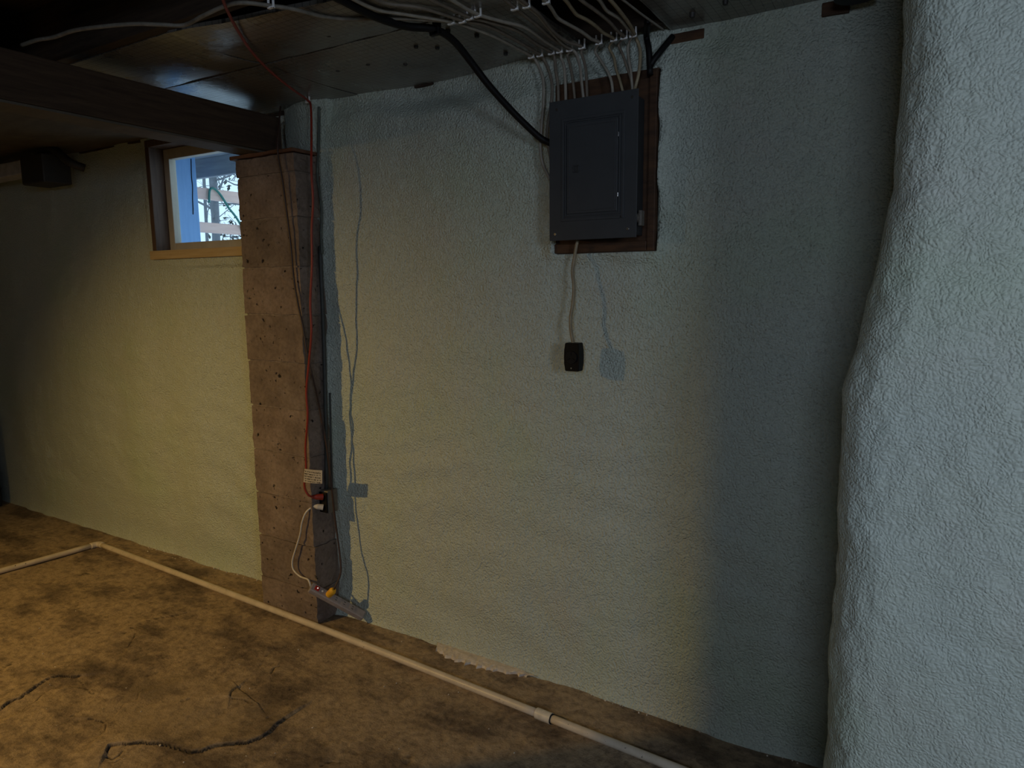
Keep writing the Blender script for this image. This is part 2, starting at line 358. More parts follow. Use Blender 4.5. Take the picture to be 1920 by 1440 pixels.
cc = to_floor([(505, 1330)])[0]; rr = np.hypot(Xg - cc[0] - 0.25, Yg - cc[1] + 0.1)
hf += np.where(ins, 0.0012 * np.sin(rr * 2 * math.pi / 0.014) * sstep(0.16, 0.02, np.hypot(Xg - cc[0], Yg - cc[1])), 0)
hf *= np.where(near, 1, 0.6)
V = np.stack([Xg, Yg, hf], -1).reshape(-1, 3)
me = grid_mesh('floor', V, len(xs), len(ys))
for nm, arr in (('crack', crack), ('skim', np.clip(skim, 0, 1))):
    at = me.attributes.new(nm, 'FLOAT', 'POINT'); at.data.foreach_set('value', arr.astype(np.float32).ravel())
floor = link('floor', me, M['floor'], kind='structure')

# ------------------------------------------------------------------ foamed long wall
wx = np.concatenate([np.linspace(-6.6, -5.4, 50)[:-1], np.arange(-5.4, -3.607, 0.012), np.arange(-3.6, 0.12, 0.0075)])
wz = np.arange(-0.03, 2.345, 0.0075)
Xw, Zw = np.meshgrid(wx, wz, indexing='ij')
def foam_relief(a, b, o):
    return 0.032 * vn(a * 1.9, b * 0.5, o) + 0.016 * vn(a * 3.6, b * 1.1, o + 4) + 0.007 * fbm(a * 5, b * 7, o + 8, 3) + 0.0035 * fbm(a * 18, b * 22, o + 12, 2)
Yw = 0.062 * (1 - sstep(-2.55, -2.32, Xw)) + foam_relief(Xw, Zw, 2) * (0.35 + 0.65 * sstep(0.0, 0.3, Zw))
Yw += 0.0030 * np.sin(Zw * 34 + 14 * vn(Xw * 1.6, Zw * 2, 31)) * sstep(1.3, 0.5, Zw) * (0.5 + 1.5 * vn(Xw * 2.3, Zw * 2.3, 33))
Yw -= 0.030 * np.exp(-np.clip(Xw + 2.27, 0, 9) / 0.045) * (Xw > -2.5) * (0.8 + 1.2 * vn(Zw * 5, Xw * 0, 40))
Yw -= 0.026 * np.exp(-np.clip(Zw, 0, 9) / 0.04) * (0.8 + 0.5 * vn(Xw * 9, Zw * 3, 44))
# foam thinner over the sill boards close to the ceiling
Yw += 0.035 * sstep(2.16, 2.26, Zw + 0.05 * vn(Xw * 3, Zw, 50)) * (1 + 1.5 * vn(Xw * 2.2, Zw * 2, 52)) * (Xw > -2.2)
# raised lip around the panel backer and the hollow behind it
dx = np.maximum(np.maximum(-1.128 - Xw, Xw + 0.768), 0); dz = np.maximum(np.maximum(1.628 - Zw, Zw - 2.185), 0); dr = np.hypot(dx, dz)
Yw -= 0.020 * np.exp(-(dr / 0.035) ** 2) * (0.7 + 1.6 * vn(Xw * 14, Zw * 14, 60))
Yw = np.where(dr < 0.004, 0.05, Yw)
keep = np.ones((len(wx) - 1, len(wz) - 1), bool)
xc = (wx[:-1] + wx[1:]) / 2; zc = (wz[:-1] + wz[1:]) / 2
keep &= ~(((xc > -3.585) & (xc < -2.72))[:, None] & ((zc > 1.672) & (zc < 2.28))[None, :])
edge = np.maximum(np.maximum(-3.6 - Xw, Xw + 2.7), np.maximum(1.66 - Zw, Zw - 2.30)); eo = np.where(edge < 0.03, 1.0, 0)
Yw = np.where(edge < 0.035, 0.052 + 0.004 * vn(Xw * 30, Zw * 30, 70), Yw)
me = grid_mesh('wall_back', np.stack([Xw, Yw, Zw], -1).reshape(-1, 3), len(wx), len(wz), keep)
wall = link('wall_back', me, M['foam'], kind='structure')
def wall_y(x, z):
    i = int(np.argmin(abs(wx - x))); j = int(np.argmin(abs(wz - z))); return float(Yw[i, j])

# ------------------------------------------------------------------ foamed wall that juts out close by
tz = [-0.1, 0.0, 0.5, 0.74, 1.02, 1.13, 1.30, 1.40, 1.563, 1.686, 1.823, 2.0, 2.4]
tx = [-0.126, -0.126, -0.126, -0.128, -0.129, -0.13, -0.133, -0.117, -0.089, -0.073, -0.068, -0.070, -0.070]
YF, RC = -0.75, 0.09
path = [(0.0, 0.06, -1, 0)]
for y in np.arange(0.04, YF + RC, -0.02): path.append((0.0, float(y), -1, 0))
for a in np.linspace(0, math.pi / 2, 24): path.append((RC - RC * math.cos(a), YF + RC - RC * math.sin(a), -math.cos(a), -math.sin(a)))
for x in np.arange(RC + 0.006, 0.75, 0.006): path.append((float(x), YF, 0, -1))
for x in np.linspace(0.78, 3.2, 40): path.append((float(x), YF, 0, -1))
path = np.array(path); zz = np.arange(-0.03, 2.34, 0.006)
sl = np.concatenate([[0], np.cumsum(np.hypot(np.diff(path[:, 0]), np.diff(path[:, 1])))])
SG, ZG = np.meshgrid(sl, zz, indexing='ij')
off = 0.016 * vn(SG * 2, ZG * 1.2, 80) + 0.008 * fbm(SG * 6, ZG * 6, 82, 3) + 0.003 * fbm(SG * 26, ZG * 24, 88, 2)
fr = np.exp(-((SG - sl[50]) / 0.10) ** 2); off = off + fr * 0.004 * fbm(SG * 60, ZG * 34, 95, 2)
xe = np.interp(ZG, tz, tx)
Xr = xe + path[:, 0][:, None] + off * path[:, 2][:, None]; Yr = path[:, 1][:, None] + off * path[:, 3][:, None]
me = grid_mesh('wall_right', np.stack([Xr, Yr, ZG], -1).reshape(-1, 3), len(sl), len(zz))
link('wall_right', me, M['foam_near'], kind='structure')

# ------------------------------------------------------------------ rest of the room, outside the frame, plus added lamp blocker and fill window
boxo('wall_left', (-6.7, -6.5, -3.6, 0.3, 0, 2.5), M['concretewall'], kind='structure')
boxo('wall_far_right', (3.0, 3.2, -3.6, -0.6, 0, 2.5), M['concretewall'], kind='structure')
bm = bmesh.new()
WIN = {'window_2': (1.85, 2.75, 1.42, 2.18), 'window_fill': (0.02, 0.68, 1.57, 2.13)}  # the second opening is made up, to house the fill light
box(bm, -6.6, 0.02, -3.6, -3.4, 0, 2.5); box(bm, 0.68, 1.85, -3.6, -3.4, 0, 2.5); box(bm, 2.75, 3.2, -3.6, -3.4, 0, 2.5)
for x0, x1, z0, z1 in WIN.values(): box(bm, x0, x1, -3.6, -3.4, 0, z0); box(bm, x0, x1, -3.6, -3.4, z1, 2.5)
bmo('wall_front', bm, M['concretewall'], kind='structure')
for nm, (x0, x1, z0, z1) in WIN.items():
    bm = bmesh.new()
    for d in ((x0, x0 + .04, -3.5, -3.4, z0, z1), (x1 - .04, x1, -3.5, -3.4, z0, z1), (x0 + .04, x1 - .04, -3.5, -3.4, z0, z0 + .04), (x0 + .04, x1 - .04, -3.5, -3.4, z1 - .04, z1)): box(bm, *d, bev=0.004)
    bmo(nm, bm, M['sash'], kind='structure')
boxo('wall_lamp_blocker', (-2.58, -2.48, -3.4, -1.85, 0, 2.085), M['concretewall'], kind='structure')  # unseen partition, added to cut off the work lamp towards the near corner

# ------------------------------------------------------------------ ceiling
ceil = boxo('ceiling', (-6.7, 3.2, -3.6, 0.3, 2.49, 2.53), M['joist'], kind='structure')
for k in range(9):
    y = -0.035 - 0.393 * k
    boxo('joist', (-6.5, 3.0, y - 0.02, y + 0.02, CEIL + 0.012, 2.49), M['joist'], ceil, 0.002)
boxo('rim_board', (-6.5, 3.0, 0.06, 0.10, CEIL + 0.0, 2.49), M['joist'], ceil)
def foil(x0, x1, y0, y1, o, sag=0.010, mt='foil', name='foil_board', front=None):
    nx = max(4, int((x1 - x0) / 0.03)); ny = max(4, int((y1 - y0) / 0.03))
    A, B = np.meshgrid(np.linspace(0, 1, nx), np.linspace(0, 1, ny), indexing='ij')
    X = x0 + (x1 - x0) * A; yb = y0 if front is None else y0 + (front - y0) * A; Y = yb + (y1 - yb) * B
    X = X + 0.004 * vn(A * 20, B * 20, o) * (abs(A - 0.5) > 0.49); Y = Y + 0.006 * vn(A * 20, B * 20, o + 1) * (abs(B - 0.5) > 0.49)
    Z = CEIL + 0.010 - sag * (np.sin(B * math.pi) ** 0.8) * (0.6 + 0.9 * vn(X * 2, Y * 2, o)) - 0.005 * fbm(X * 4, Y * 4, o + 2, 3) - sag * 0.5 * (1 - B) ** 4 * (front is not None)
    Vb = np.stack([X, Y, Z], -1).reshape(-1, 3); n = len(Vb); bm = bmesh.new()
    vs = [bm.verts.new(p) for p in Vb]; vt = [bm.verts.new(p + np.array([0, 0, 0.012])) for p in Vb]; q = lambda i, j: i * ny + j
    for i in range(nx - 1):
        for j in range(ny - 1):
            bm.faces.new((vs[q(i, j)], vs[q(i, j + 1)], vs[q(i + 1, j + 1)], vs[q(i + 1, j)])); bm.faces.new((vt[q(i, j)], vt[q(i + 1, j)], vt[q(i + 1, j + 1)], vt[q(i, j + 1)]))
    ring = [q(i, 0) for i in range(nx)] + [q(nx - 1, j) for j in range(1, ny)] + [q(i, ny - 1) for i in range(nx - 2, -1, -1)] + [q(0, j) for j in range(ny - 2, 0, -1)]
    for a, b in zip(ring, ring[1:] + ring[:1]): bm.faces.new((vs[a], vs[b], vt[b], vt[a]))
    return bmo(name, bm, M[mt], ceil, smooth=False)
foil(-2.64, -2.055, -0.437, 0.07, 1); foil(-2.047, -1.02, -0.437, 0.07, 2); foil(-0.735, 0.3, -0.75, 0.07, 3, 0.004)
foil(-2.64, -2.06, -0.80, -0.445, 4, 0.014); foil(-2.052, -0.97, -0.81, -0.445, 5, 0.016, front=-0.66)
foil(-5.6, -2.78, -1.25, 0.06, 6, 0.012, 'brownboard', 'brown_board')
fm = [(700, 16), (614, 20), (688, 44), (616, 66), (668, 30), (760, 120), (820, 90), (894, 68), (948, 101), (840, 60), (720, 35), (780, 88), (1298, 30), (1360, 6), (690, 120), (633, 132)]
for u, v in fm:
    p = hz(u, v, CEIL + 0.001); bm = bmesh.new(); cyl(bm, p + Vector((0, 0, -0.004)), p + Vector((0, 0, 0.012)), 0.007, 0.009, 10); bmo('fastener', bm, M['darkmetal'], ceil)

# ------------------------------------------------------------------ beam
t = thing('ceiling_beam', 'dark timber beam running under the ceiling and resting on the block pier', 'beam', (-2.535, -0.02, 2.095))
bm = bmesh.new(); box(bm, -2.60, -2.47, -3.4, -0.015, 2.095, 2.250, bev=0.006)
bmo('beam_timber', bm, M['beam'], t)
boxo('bottom_ply', (-2.60, -2.472, -3.4, -0.02, 2.086, 2.0945), M['brownboard'], t, 0.001)

# ------------------------------------------------------------------ block pier
t = thing('block_pier', 'grey brown concrete block pier standing against the foamed wall under the beam', 'pier', (-2.45, -0.04, 0))
js = [0.0] + [0.160 + 0.206 * k for k in range(9)] + [1.99, 2.068]
for i, (a, b) in enumerate(zip(js, js[1:])):
    bm = bmesh.new(); ox = random.uniform(-0.003, 0.003)
    box(bm, -2.632 + ox, -2.268 + ox, -0.137 + random.uniform(-0.002, 0.002), 0.06, a + 0.0035, b - 0.0035)
    bmesh.ops.subdivide_edges(bm, edges=bm.edges[:], cuts=7, use_grid_fill=True)
    for v in bm.verts:
        e = 1.0 if min(abs(v.co.x + 2.632 - ox), abs(v.co.x + 2.268 - ox)) < 0.003 else 0.3
        v.co += Vector((random.gauss(0, 0.0016) * e, random.gauss(0, 0.0010), random.gauss(0, 0.0012)))
    bmo('block', bm, M['block'], t)
boxo('mortar_core', (-2.626, -2.275, -0.131, 0.055, 0.0, 2.066), M['mortar'], t, 0.001)
bm = bmesh.new(); box(bm, -2.655, -2.262, -0.15, 0.0, 2.069, 2.083, bev=0.002)
bmesh.ops.subdivide_edges(bm, edges=[e for e in bm.edges if e.calc_length() > 0.2], cuts=8)
for v in bm.verts: v.co.z += random.gauss(0, 0.0012); v.co.y += random.gauss(0, 0.002)
bmo('cap_board', bm, M['capwood'], t, label='thin reddish board capping the pier')

# ------------------------------------------------------------------ window in the long wall
win = boxo('window_1', (-3.585, -3.55, 0.045, 0.168, 1.715, 2.25), M['jamb'], kind='structure')
boxo('jamb', (-2.75, -2.715, 0.045, 0.168, 1.715, 2.25), M['jamb'], win)
boxo('head', (-3.585, -2.715, 0.045, 0.168, 2.25, 2.285), M['jamb'], win)
boxo('sill', (-3.592, -2.715, 0.030, 0.2, 1.669, 1.715), M['sill'], win, 0.004)
sw = 0.046
boxo('stile', (-3.55, -3.55 + sw, 0.125, 0.165, 1.716, 2.249), M['sash'], win); boxo('stile', (-2.75 - sw, -2.75, 0.125, 0.165, 1.716, 2.249), M['sash'], win)
boxo('rail', (-3.55 + sw, -2.75 - sw, 0.125, 0.165, 1.716, 1.758), M['sash'], win); boxo('rail', (-3.55 + sw, -2.75 - sw, 0.125, 0.165, 2.195, 2.249), M['sash'], win)
boxo('pane', (-3.506, -2.794, 0.148, 0.151, 1.756, 2.197), M['glass'], win, 0)

# ------------------------------------------------------------------ outdoors
bm = bmesh.new(); box(bm, -60, 10, 0.3, 80, 1.1, 1.2); bmo('ground', bm, M['snow'], kind='structure')
t = thing('deck_post', 'blue white painted deck post with a vertical crack, seen through the window', 'post', (-4.35, 0.9, 1.2))
ya, yb = hx(323, 380, -4.3).y, hx(372, 380, -4.3).y
bm = bmesh.new(); box(bm, -4.50, -4.30, ya, yb, 1.2, 2.42, bev=0.004); bmo('post_shaft', bm, M['post'], t)
bm = bmesh.new(); tube_bm(bm, [hx(u, v, -4.2995) for u, v in ((358, 298), (359, 330), (361, 350), (361, 372), (362, 392), (362, 402))], 0.0035, 6); bmo('crack', bm, M['black'], t)
t = thing('deck', 'grey weathered deck underside outside the window', 'deck', (-4.2, 0.8, 2.42))
for k in range(6): boxo('deck_board', (-6.5, -3.3, 0.32 + 0.15 * k, 0.32 + 0.15 * k + 0.14, 2.42, 2.45), M['deck'], t)
boxo('deck_joist', (-6.5, -3.3, 1.0, 1.04, 2.29, 2.42), M['deck'], t); boxo('deck_joist', (-6.5, -3.3, 0.60, 0.64, 2.36, 2.42), M['deck'], t)
for z0, z1, nm in ((2.135, 2.212, 'upper'), (1.905, 1.975, 'lower')):
    o = boxo('deck_rail', (-4.43, -4.39, yb + 0.01, 4.5, z0, z1), M['rail'], label='%s of the two pale pine rails beyond the deck post' % nm, cat='rail', group='deck rails outside the window')
tubeo('garden_hose', [hx(u, v, -4.375) for u, v in ((392, 380), (393, 358), (398, 352.5), (406, 357), (416, 369), (429, 390), (445, 411), (470, 455))], 0.008, M['hose'], label='thin green hose hanging over the upper deck rail outdoors', cat='hose')
def tree(name, base, top, r, label, leaves=0, nb=9):
    t = thing(name, label, 'tree', base)
    base = Vector(base); top = Vector(top)
    tubeo('trunk', [base, base.lerp(top, 0.35) + Vector((random.uniform(-.04, .04), 0, 0)), base.lerp(top, 0.7), top], r, M['bark'], t, 8, 0.15)
    bm = bmesh.new(); tips = []
    for k in range(nb):
        p = base.lerp(top, random.uniform(0.18, 0.98)); a = random.uniform(0, 6.28); L = random.uniform(0.4, 1.1)
        d = Vector((math.cos(a), math.sin(a) * 0.6, random.uniform(0.0, 0.6))); q = p + d * L
        tube_bm(bm, [p, p + d * L * 0.5 + Vector((0, 0, random.uniform(-.08, .08))), q], r * 0.32, 5, 0.12, taper=r * 0.1); tips.append(q)
        for j in range(4):
            s = p + d * L * random.uniform(0.3, 0.9); e = s + Vector((random.uniform(-.3, .3), random.uniform(-.2, .2), random.uniform(-.1, .35)))
            tube_bm(bm, [s, (s + e) / 2 + Vector((0, 0, 0.03)), e], r * 0.12, 4, 0.1, taper=r * 0.05); tips.append(e)
    bmo('branches', bm, M['bark'], t, kind='stuff')
    if leaves:
        bm = bmesh.new()
        for k in range(leaves):
            p = random.choice(tips) + Vector((random.gauss(0, .14), random.gauss(0, .14), random.gauss(0, .1)))
            mm = Matrix.Translation(p) @ Matrix.Rotation(random.uniform(0, 6.28), 4, Vector((random.gauss(0, 1), random.gauss(0, 1), random.gauss(0, 1))).normalized())
            vs = [bm.verts.new(mm @ Vector(c)) for c in ((-.05, 0, 0), (0, -.025, .01), (.05, 0, 0), (0, .025, .01))]; bm.faces.new(vs)
        bmo('leaves', bm, M['leaf'], t, kind='stuff')
tree('tree', (-7.13, 3.0, 1.2), (-7.0, 3.0, 4.2), 0.045, 'grey bare tree trunk behind the pine rails outdoors', 0, 12)
tree('tree', (-8.1, 3.6, 1.2), (-8.0, 3.6, 3.9), 0.02, 'thin sapling just beyond the deck post outdoors', 0, 7)
tree('tree', (-9.4, 5.4, 1.2), (-9.2, 5.2, 3.9), 0.05, 'tree with dark clinging leaves farthest from the window', 420, 16)

# ------------------------------------------------------------------ plastic pipe on the floor
R = 0.0145
t = thing('floor_pipe', 'cream plastic pipe lying bent along the concrete floor', 'pipe', (-4.12, -0.12, 0.0))
el = hz(185, 1019, 0.02); e2 = hz(1020, 1342, 0.018); e3 = hz(1268, 1440, 0.018); ext = e3 + (e3 - e2) * 1.5; m1 = hz(600, 1176, 0.02)
lf = hz(0, 1070, 0.02); lfe = lf + (lf - el) * 0.9
for p in (el, e2, ext, m1, lfe): p.z = 0.0175
d1 = (m1 - el).normalized(); d0 = (lfe - el).normalized()
tubeo('pipe_run', [el + d1 * 0.03, el.lerp(m1, 0.5), m1, e2], R, M['pvc'], t, 16, 0.08)
tubeo('pipe_run', [e2, e2.lerp(ext, 0.5), ext], R, M['pvc'], t, 16, 0.08)
tubeo('pipe_run', [el + d0 * 0.03, el.lerp(lfe, 0.5), lfe], R, M['pvc'], t, 16, 0.08)
tubeo('elbow', [el + d0 * 0.045, el + d0 * 0.016, el + d1 * 0.016, el + d1 * 0.045], 0.0178, M['pvc'], t, 16, 0.006)
dd = (ext - e2).normalized(); bm = bmesh.new(); cyl(bm, e2 - dd * 0.030, e2 + dd * 0.030, 0.0192, n=24); bmo('coupling', bm, M['pvcw'], t, label='whiter coupling sleeve')
bm = bmesh.new(); cyl(bm, e2 + dd * 0.0302, e2 + dd * 0.0325, 0.0176, n=24); bmo('coupling_gap', bm, M['black'], t)

# pale mortar skirt at the wall base and foam crumbs
bm = bmesh.new(); up = []; lw = []
for u, v in ((822, 1205), (850, 1216), (880, 1228), (915, 1241), (950, 1252), (985, 1265), (1004, 1272)): 
    p = hz(u, v, 0.008); p.y = min(p.y, 0.0); up.append(p)
for u, v in ((818, 1222), (838, 1235), (862, 1243), (890, 1249), (916, 1258), (948, 1263), (985, 1270)): lw.append(hz(u, v, 0.004))
def fine(P, n=40, j=0.004):
    Q = spline(P, 0.012); return [p + Vector((0, random.gauss(0, j), 0)) for p in [Q[int(k * (len(Q) - 1) / (n - 1))] for k in range(n)]]
U = fine(up, 40, 0.0); L = fine(lw, 40, 0.005); rows = []
for k in range(40): rows.append([bm.verts.new(Vector((*U[k].lerp(L[k], s)[:2], h + random.uniform(0, 0.003) * (0 < s < 1)))) for s, h in ((-0.3, 0.016), (0.0, 0.015), (0.3, 0.014), (0.6, 0.012), (0.85, 0.010), (1.0, -0.004))])
for a, b in zip(rows, rows[1:]):
    for k in range(5): bm.faces.new((a[k], a[k + 1], b[k + 1], b[k]))
bmo('mortar_skirt', bm, M['patch'], floor, label='pale mortar remnant at the wall base')
bm = bmesh.new()
for k in range(220):
    if k < 90: u = random.uniform(275, 495); v = 1022 + (u - 275) * 0.29 + random.gauss(2, 3)
    elif k < 150: u = random.uniform(1060, 1500); v = 1282 + (u - 1060) * 0.325 + random.gauss(4, 4)
    else: u = random.uniform(60, 1000); v = random.uniform(1110, 1430)
    p = hz(u, v, 0.003)
    if p.y > 0.05 or p.y < -1.35: continue
    s = random.uniform(0.0012, 0.0032) * (1.6 if k < 90 else 1)
    r = bmesh.ops.create_icosphere(bm, subdivisions=1, radius=s, matrix=Matrix.Translation(p))
    for vv in r['verts']: vv.co = p + (vv.co - p) * random.uniform(0.6, 1.4)
bmo('foam_crumbs', bm, M['patch'], floor, kind='stuff')
# lumber showing above the foam
for d in ((-0.735, -0.63, 0.012, 0.05, 2.255, 2.285), (-0.30, -0.23, 0.0, 0.05, 2.248, 2.285)):
    boxo('sill_plate', d, M['ply'], wall, 0.003)

# ------------------------------------------------------------------ backer board, breaker panel
t = thing('backer_board', 'stained brown plywood backer fixed to the wall behind the breaker panel', 'board', (-0.95, 0.02, 1.62))
boxo('board_sheet', (-1.132, -0.766, 0.0, 0.019, 1.622, 2.19), M['ply'], t, 0.002)
boxo('batten', (-0.792, -0.766, -0.012, -0.0005, 1.624, 2.185), M['ply'], t, 0.003); boxo('batten', (-1.130, -0.793, -0.012, -0.0005, 1.624, 1.656), M['ply'], t, 0.003)
def ring(bm, x0, x1, z0, z1, wd, y0, y1, bev=0.001):
    box(bm, x0, x1, y0, y1, z1 - wd, z1, bev); box(bm, x0, x1, y0, y1, z0, z0 + wd, bev); box(bm, x0, x0 + wd, y0, y1, z0 + wd * .9, z1 - wd * .9, bev); box(bm, x1 - wd, x1, y0, y1, z0 + wd * .9, z1 - wd * .9, bev)
pan = thing('breaker_panel', 'dark grey steel breaker panel with a closed door, mounted on the plywood', 'electrical panel', (-0.943, -0.0005, 1.67))
YP = -0.112
boxo('panel_box', (-1.075, -0.806, YP + 0.004, -0.013, 1.672, 2.096), M['panelbox'], pan, 0.003)
bm = bmesh.new(); box(bm, -1.0965, -0.790, YP, YP + 0.0035, 1.6615, 2.1055, bev=0.0012); ring(bm, -1.052, -0.832, 1.722, 2.048, 0.010, YP - 0.0030, YP + 0.001, 0.0016); ring(bm, -1.038, -0.846, 1.736, 2.036, 0.004, YP - 0.0045, YP + 0.001, 0.0012)
bmo('panel_cover', bm, M['panel'], pan)
bm = bmesh.new(); box(bm, -1.030, -0.853, YP - 0.0065, YP - 0.0005, 1.745, 2.027, bev=0.002); ring(bm, -1.022, -0.861, 1.753, 2.019, 0.003, YP - 0.0078, YP - 0.005, 0.001)
door = bmo('panel_door', bm, M['panel'], pan)
bm = bmesh.new(); ring(bm, -1.006, -0.985, 1.874, 1.897, 0.0035, YP - 0.0095, YP - 0.006, 0.001); box(bm, -1.003, -0.988, YP - 0.0075, YP - 0.006, 1.877, 1.894, 0.001); bmo('latch', bm, M['panelbox'], door)
for z in (1.977, 1.795): boxo('hinge', (-0.853, -0.8495, YP - 0.0085, YP - 0.0035, z - 0.007, z + 0.007), M['metal'], door, 0.0008)
for u, v, r in ((1044.5, 206, 0.0055), (1186, 182, 0.0055), (1041, 439.5, 0.0055), (1177, 429, 0.0055), (1164, 406, 0.004)):
    p = hy(u, v, YP - 0.001); bm = bmesh.new(); cyl(bm, p + Vector((0, 0.004, 0)), p + Vector((0, -0.002, 0)), r, r * 0.8, 14); box(bm, p.x - r * .7, p.x + r * .7, p.y - 0.0026, p.y - 0.0015, p.z - 0.0007, p.z + 0.0007)
    bmo('screw', bm, M['metal'], pan, label='bright zinc screw')
bm = bmesh.new(); cyl(bm, (-0.806, -0.055, 1.725), (-0.792, -0.055, 1.725), 0.016, n=18); box(bm, -0.800, -0.790, -0.070, -0.040, 1.700, 1.748, 0.002); bmo('cable_connector', bm, M['steelbox'], pan)
for x in (-1.045, -0.96, -0.87):
    bm = bmesh.new(); cyl(bm, (x, -0.06, 2.095), (x, -0.06, 2.103), 0.016, n=16); bmo('cable_connector', bm, M['steelbox'], pan)

# ------------------------------------------------------------------ staples
ORD = ['first', 'second', 'third', 'fourth', 'fifth', 'sixth', 'seventh', 'eighth', 'ninth', 'tenth', 'eleventh', 'twelfth']
def clip(u, v, z, label, group):
    p = hz(u, v, z); t = thing('cable_staple', label, 'staple', (p.x, p.y, CEIL + 0.004), group)
    bm = bmesh.new(); zb = p.z - 0.0035
    box(bm, p.x - 0.011, p.x + 0.011, p.y - 0.005, p.y + 0.005, zb - 0.0045, zb, 0.0012)
    for s in (-1, 1): box(bm, p.x + s * 0.0095 - 0.002, p.x + s * 0.0095 + 0.002, p.y - 0.003, p.y + 0.003, zb - 0.003, CEIL + 0.012, 0.0008)
    bmo('bridge', bm, M['clip'], t)
    bm = bmesh.new()
    for s in (-1, 1): cyl(bm, (p.x + s * 0.0095, p.y, zb - 0.005), (p.x + s * 0.0095, p.y, zb - 0.0025), 0.0022, n=8)
    bmo('nail', bm, M['metal'], t)
row1 = [(996, 105), (1012, 102), (1034, 98), (1049, 95), (1068, 92), (1091, 87), (1123, 79), (1151, 73), (1170, 69), (1187, 65)]
row2 = [(846, 41), (867, 38), (881, 32), (896, 27), (965, 14), (987, 10), (1024, 2)]
for i, (u, v) in enumerate(row1): clip(u, v, 2.277, '%s white staple from the left in the row right above the breaker panel' % ORD[i], 'staples above the breaker panel')
for i, (u, v) in enumerate(row2): clip(u, v, 2.277, '%s white staple from the left in the second row of ceiling staples' % ORD[i], 'staples on the second joist')
clip(508, 10, 2.277, 'lone white staple holding the long pale cable near the beam', 'other staples')
clip(577, 189, 2.277, 'lone small staple holding the red cord in the corner above the pier', 'other staples')

# ------------------------------------------------------------------ cables: ceiling run, staple, drop into the panel
ZC = 2.275
def run(up, drop, y0=-0.036, y1=-0.062):
    pts = [hz(u, v, ZC + (z if len(q) else 0)) for (u, v, *q) in up for z in [q[0] if q else 0]]
    n = len(drop)
    return pts + [hy(u, v, y0 + (y1 - y0) * min(1, (k + 1) / n * 1.3)) for k, (u, v) in enumerate(drop)]
CAB = [
 ('romex', [(560, -60), (690, 12), (760, 27), (846, 41), (882, 52), (925, 68), (965, 88), (996, 105)], [(1006, 116), (1018, 148), (1019, 190), (1015, 240), (1013, 275), (1017, 305), (1031, 336)], 'pale cable looping widest past the left edge of the breaker panel'),
 ('romexd', [(640, -40), (715, 4), (790, 15), (867, 38), (910, 47), (950, 66), (985, 86), (1012, 102)], [(1020, 112), (1029, 132), (1035, 158), (1034, 190), (1027, 235), (1026, 262), (1033, 300)], 'cable bending behind the left edge of the breaker panel, inside the widest loop'),
 ('romexd', [(740, -40), (800, -5), (840, 14), (881, 32), (920, 42), (970, 58), (1005, 82), (1034, 98)], [(1040, 110), (1042, 132), (1046, 158), (1047, 192)], 'first cable from the left dropping into the top of the breaker panel'),
 ('romex', [(790, -40), (850, 2), (896, 27), (940, 40), (985, 52), (1022, 78), (1049, 95)], [(1052, 108), (1058, 126), (1060, 158), (1061, 190)], 'second cable from the left dropping into the top of the breaker panel'),
 ('romexd', [(880, -50), (930, -14), (965, 14), (990, 34), (1012, 52), (1040, 76), (1068, 92)], [(1064, 104), (1069, 122), (1074, 150), (1078, 188)], 'third cable from the left dropping into the top of the breaker panel'),
 ('romex', [(910, -50), (955, -14), (985, 9), (1008, 28), (1030, 54), (1052, 80), (1069, 91)], [(1080, 100), (1087, 123), (1090, 150), (1094, 186)], 'fourth cable from the left dropping into the top of the breaker panel'),
 ('romexd', [(915, -52), (960, -14), (990, 10), (1012, 28), (1034, 56), (1062, 78), (1090, 87)], [(1090, 98), (1098, 127), (1100, 158), (1101, 184)], 'fifth cable from the left dropping into the top of the breaker panel'),
 ('romex', [(960, -52), (995, -20), (1022, 1), (1034, 16), (1046, 34), (1066, 46), (1091, 60), (1110, 74), (1123, 79)], [(1116, 96), (1128, 116), (1140, 136), (1147, 155), (1149, 176)], 'sixth cable from the left, slanting steeply into the top of the breaker panel'),
 ('romexy', [(990, -60), (1030, -26), (1060, 0), (1072, 16), (1082, 28), (1100, 37), (1116, 48), (1132, 62), (1151, 73)], [(1142, 88), (1151, 107), (1155, 129), (1161, 147), (1168, 172)], 'yellowed cable dropping seventh from the left into the top of the breaker panel'),
 ('romexd', [(1020, -60), (1060, -26), (1092, 2), (1120, 22), (1142, 40), (1158, 58), (1170, 69)], [(1160, 84), (1168, 103), (1177, 129), (1183, 147), (1186, 170)], 'eighth cable from the left dropping near the right corner of the breaker panel'),
 ('romex', [(1048, -60), (1090, -26), (1122, -2), (1138, 20), (1160, 34), (1176, 52), (1187, 64)], [(1178, 84), (1178, 104), (1183, 135), (1186, 169)], 'ninth cable from the left, straight drop near the right corner of the breaker panel'),
 ('romexy', [(1075, -60), (1115, -30), (1146, 2), (1166, 26), (1182, 48), (1190, 64)], [(1194, 75), (1200, 92), (1200, 116), (1197, 140), (1190, 168)], 'rightmost of the pale cables, bowed outwards above the right corner of the breaker panel'),
]
for mt, up_, dr, lb in CAB:
    tubeo('electric_cable', run(up_, dr), 0.0052, M[mt], label=lb, cat='cable', group='cables running to the breaker panel', n=8, flat=0.75)
tubeo('white_wire', [hz(u, v, ZC + 0.004) for u, v in ((1120, -34), (1168, 0), (1202, 26), (1244, 56))], 0.0032, M['romexw'], label='thin straight whitish wire across the dark open joist bay', cat='wire')
tubeo('service_cable', [hz(1214, 40, 2.29), hy(1212, 67, -0.02), hy(1216, 89, -0.03), hy(1218, 119, -0.03), hy(1219, 140, -0.035)], 0.010, M['blackcable'], label='thick black cable dropping behind the right side of the breaker panel', cat='cable')
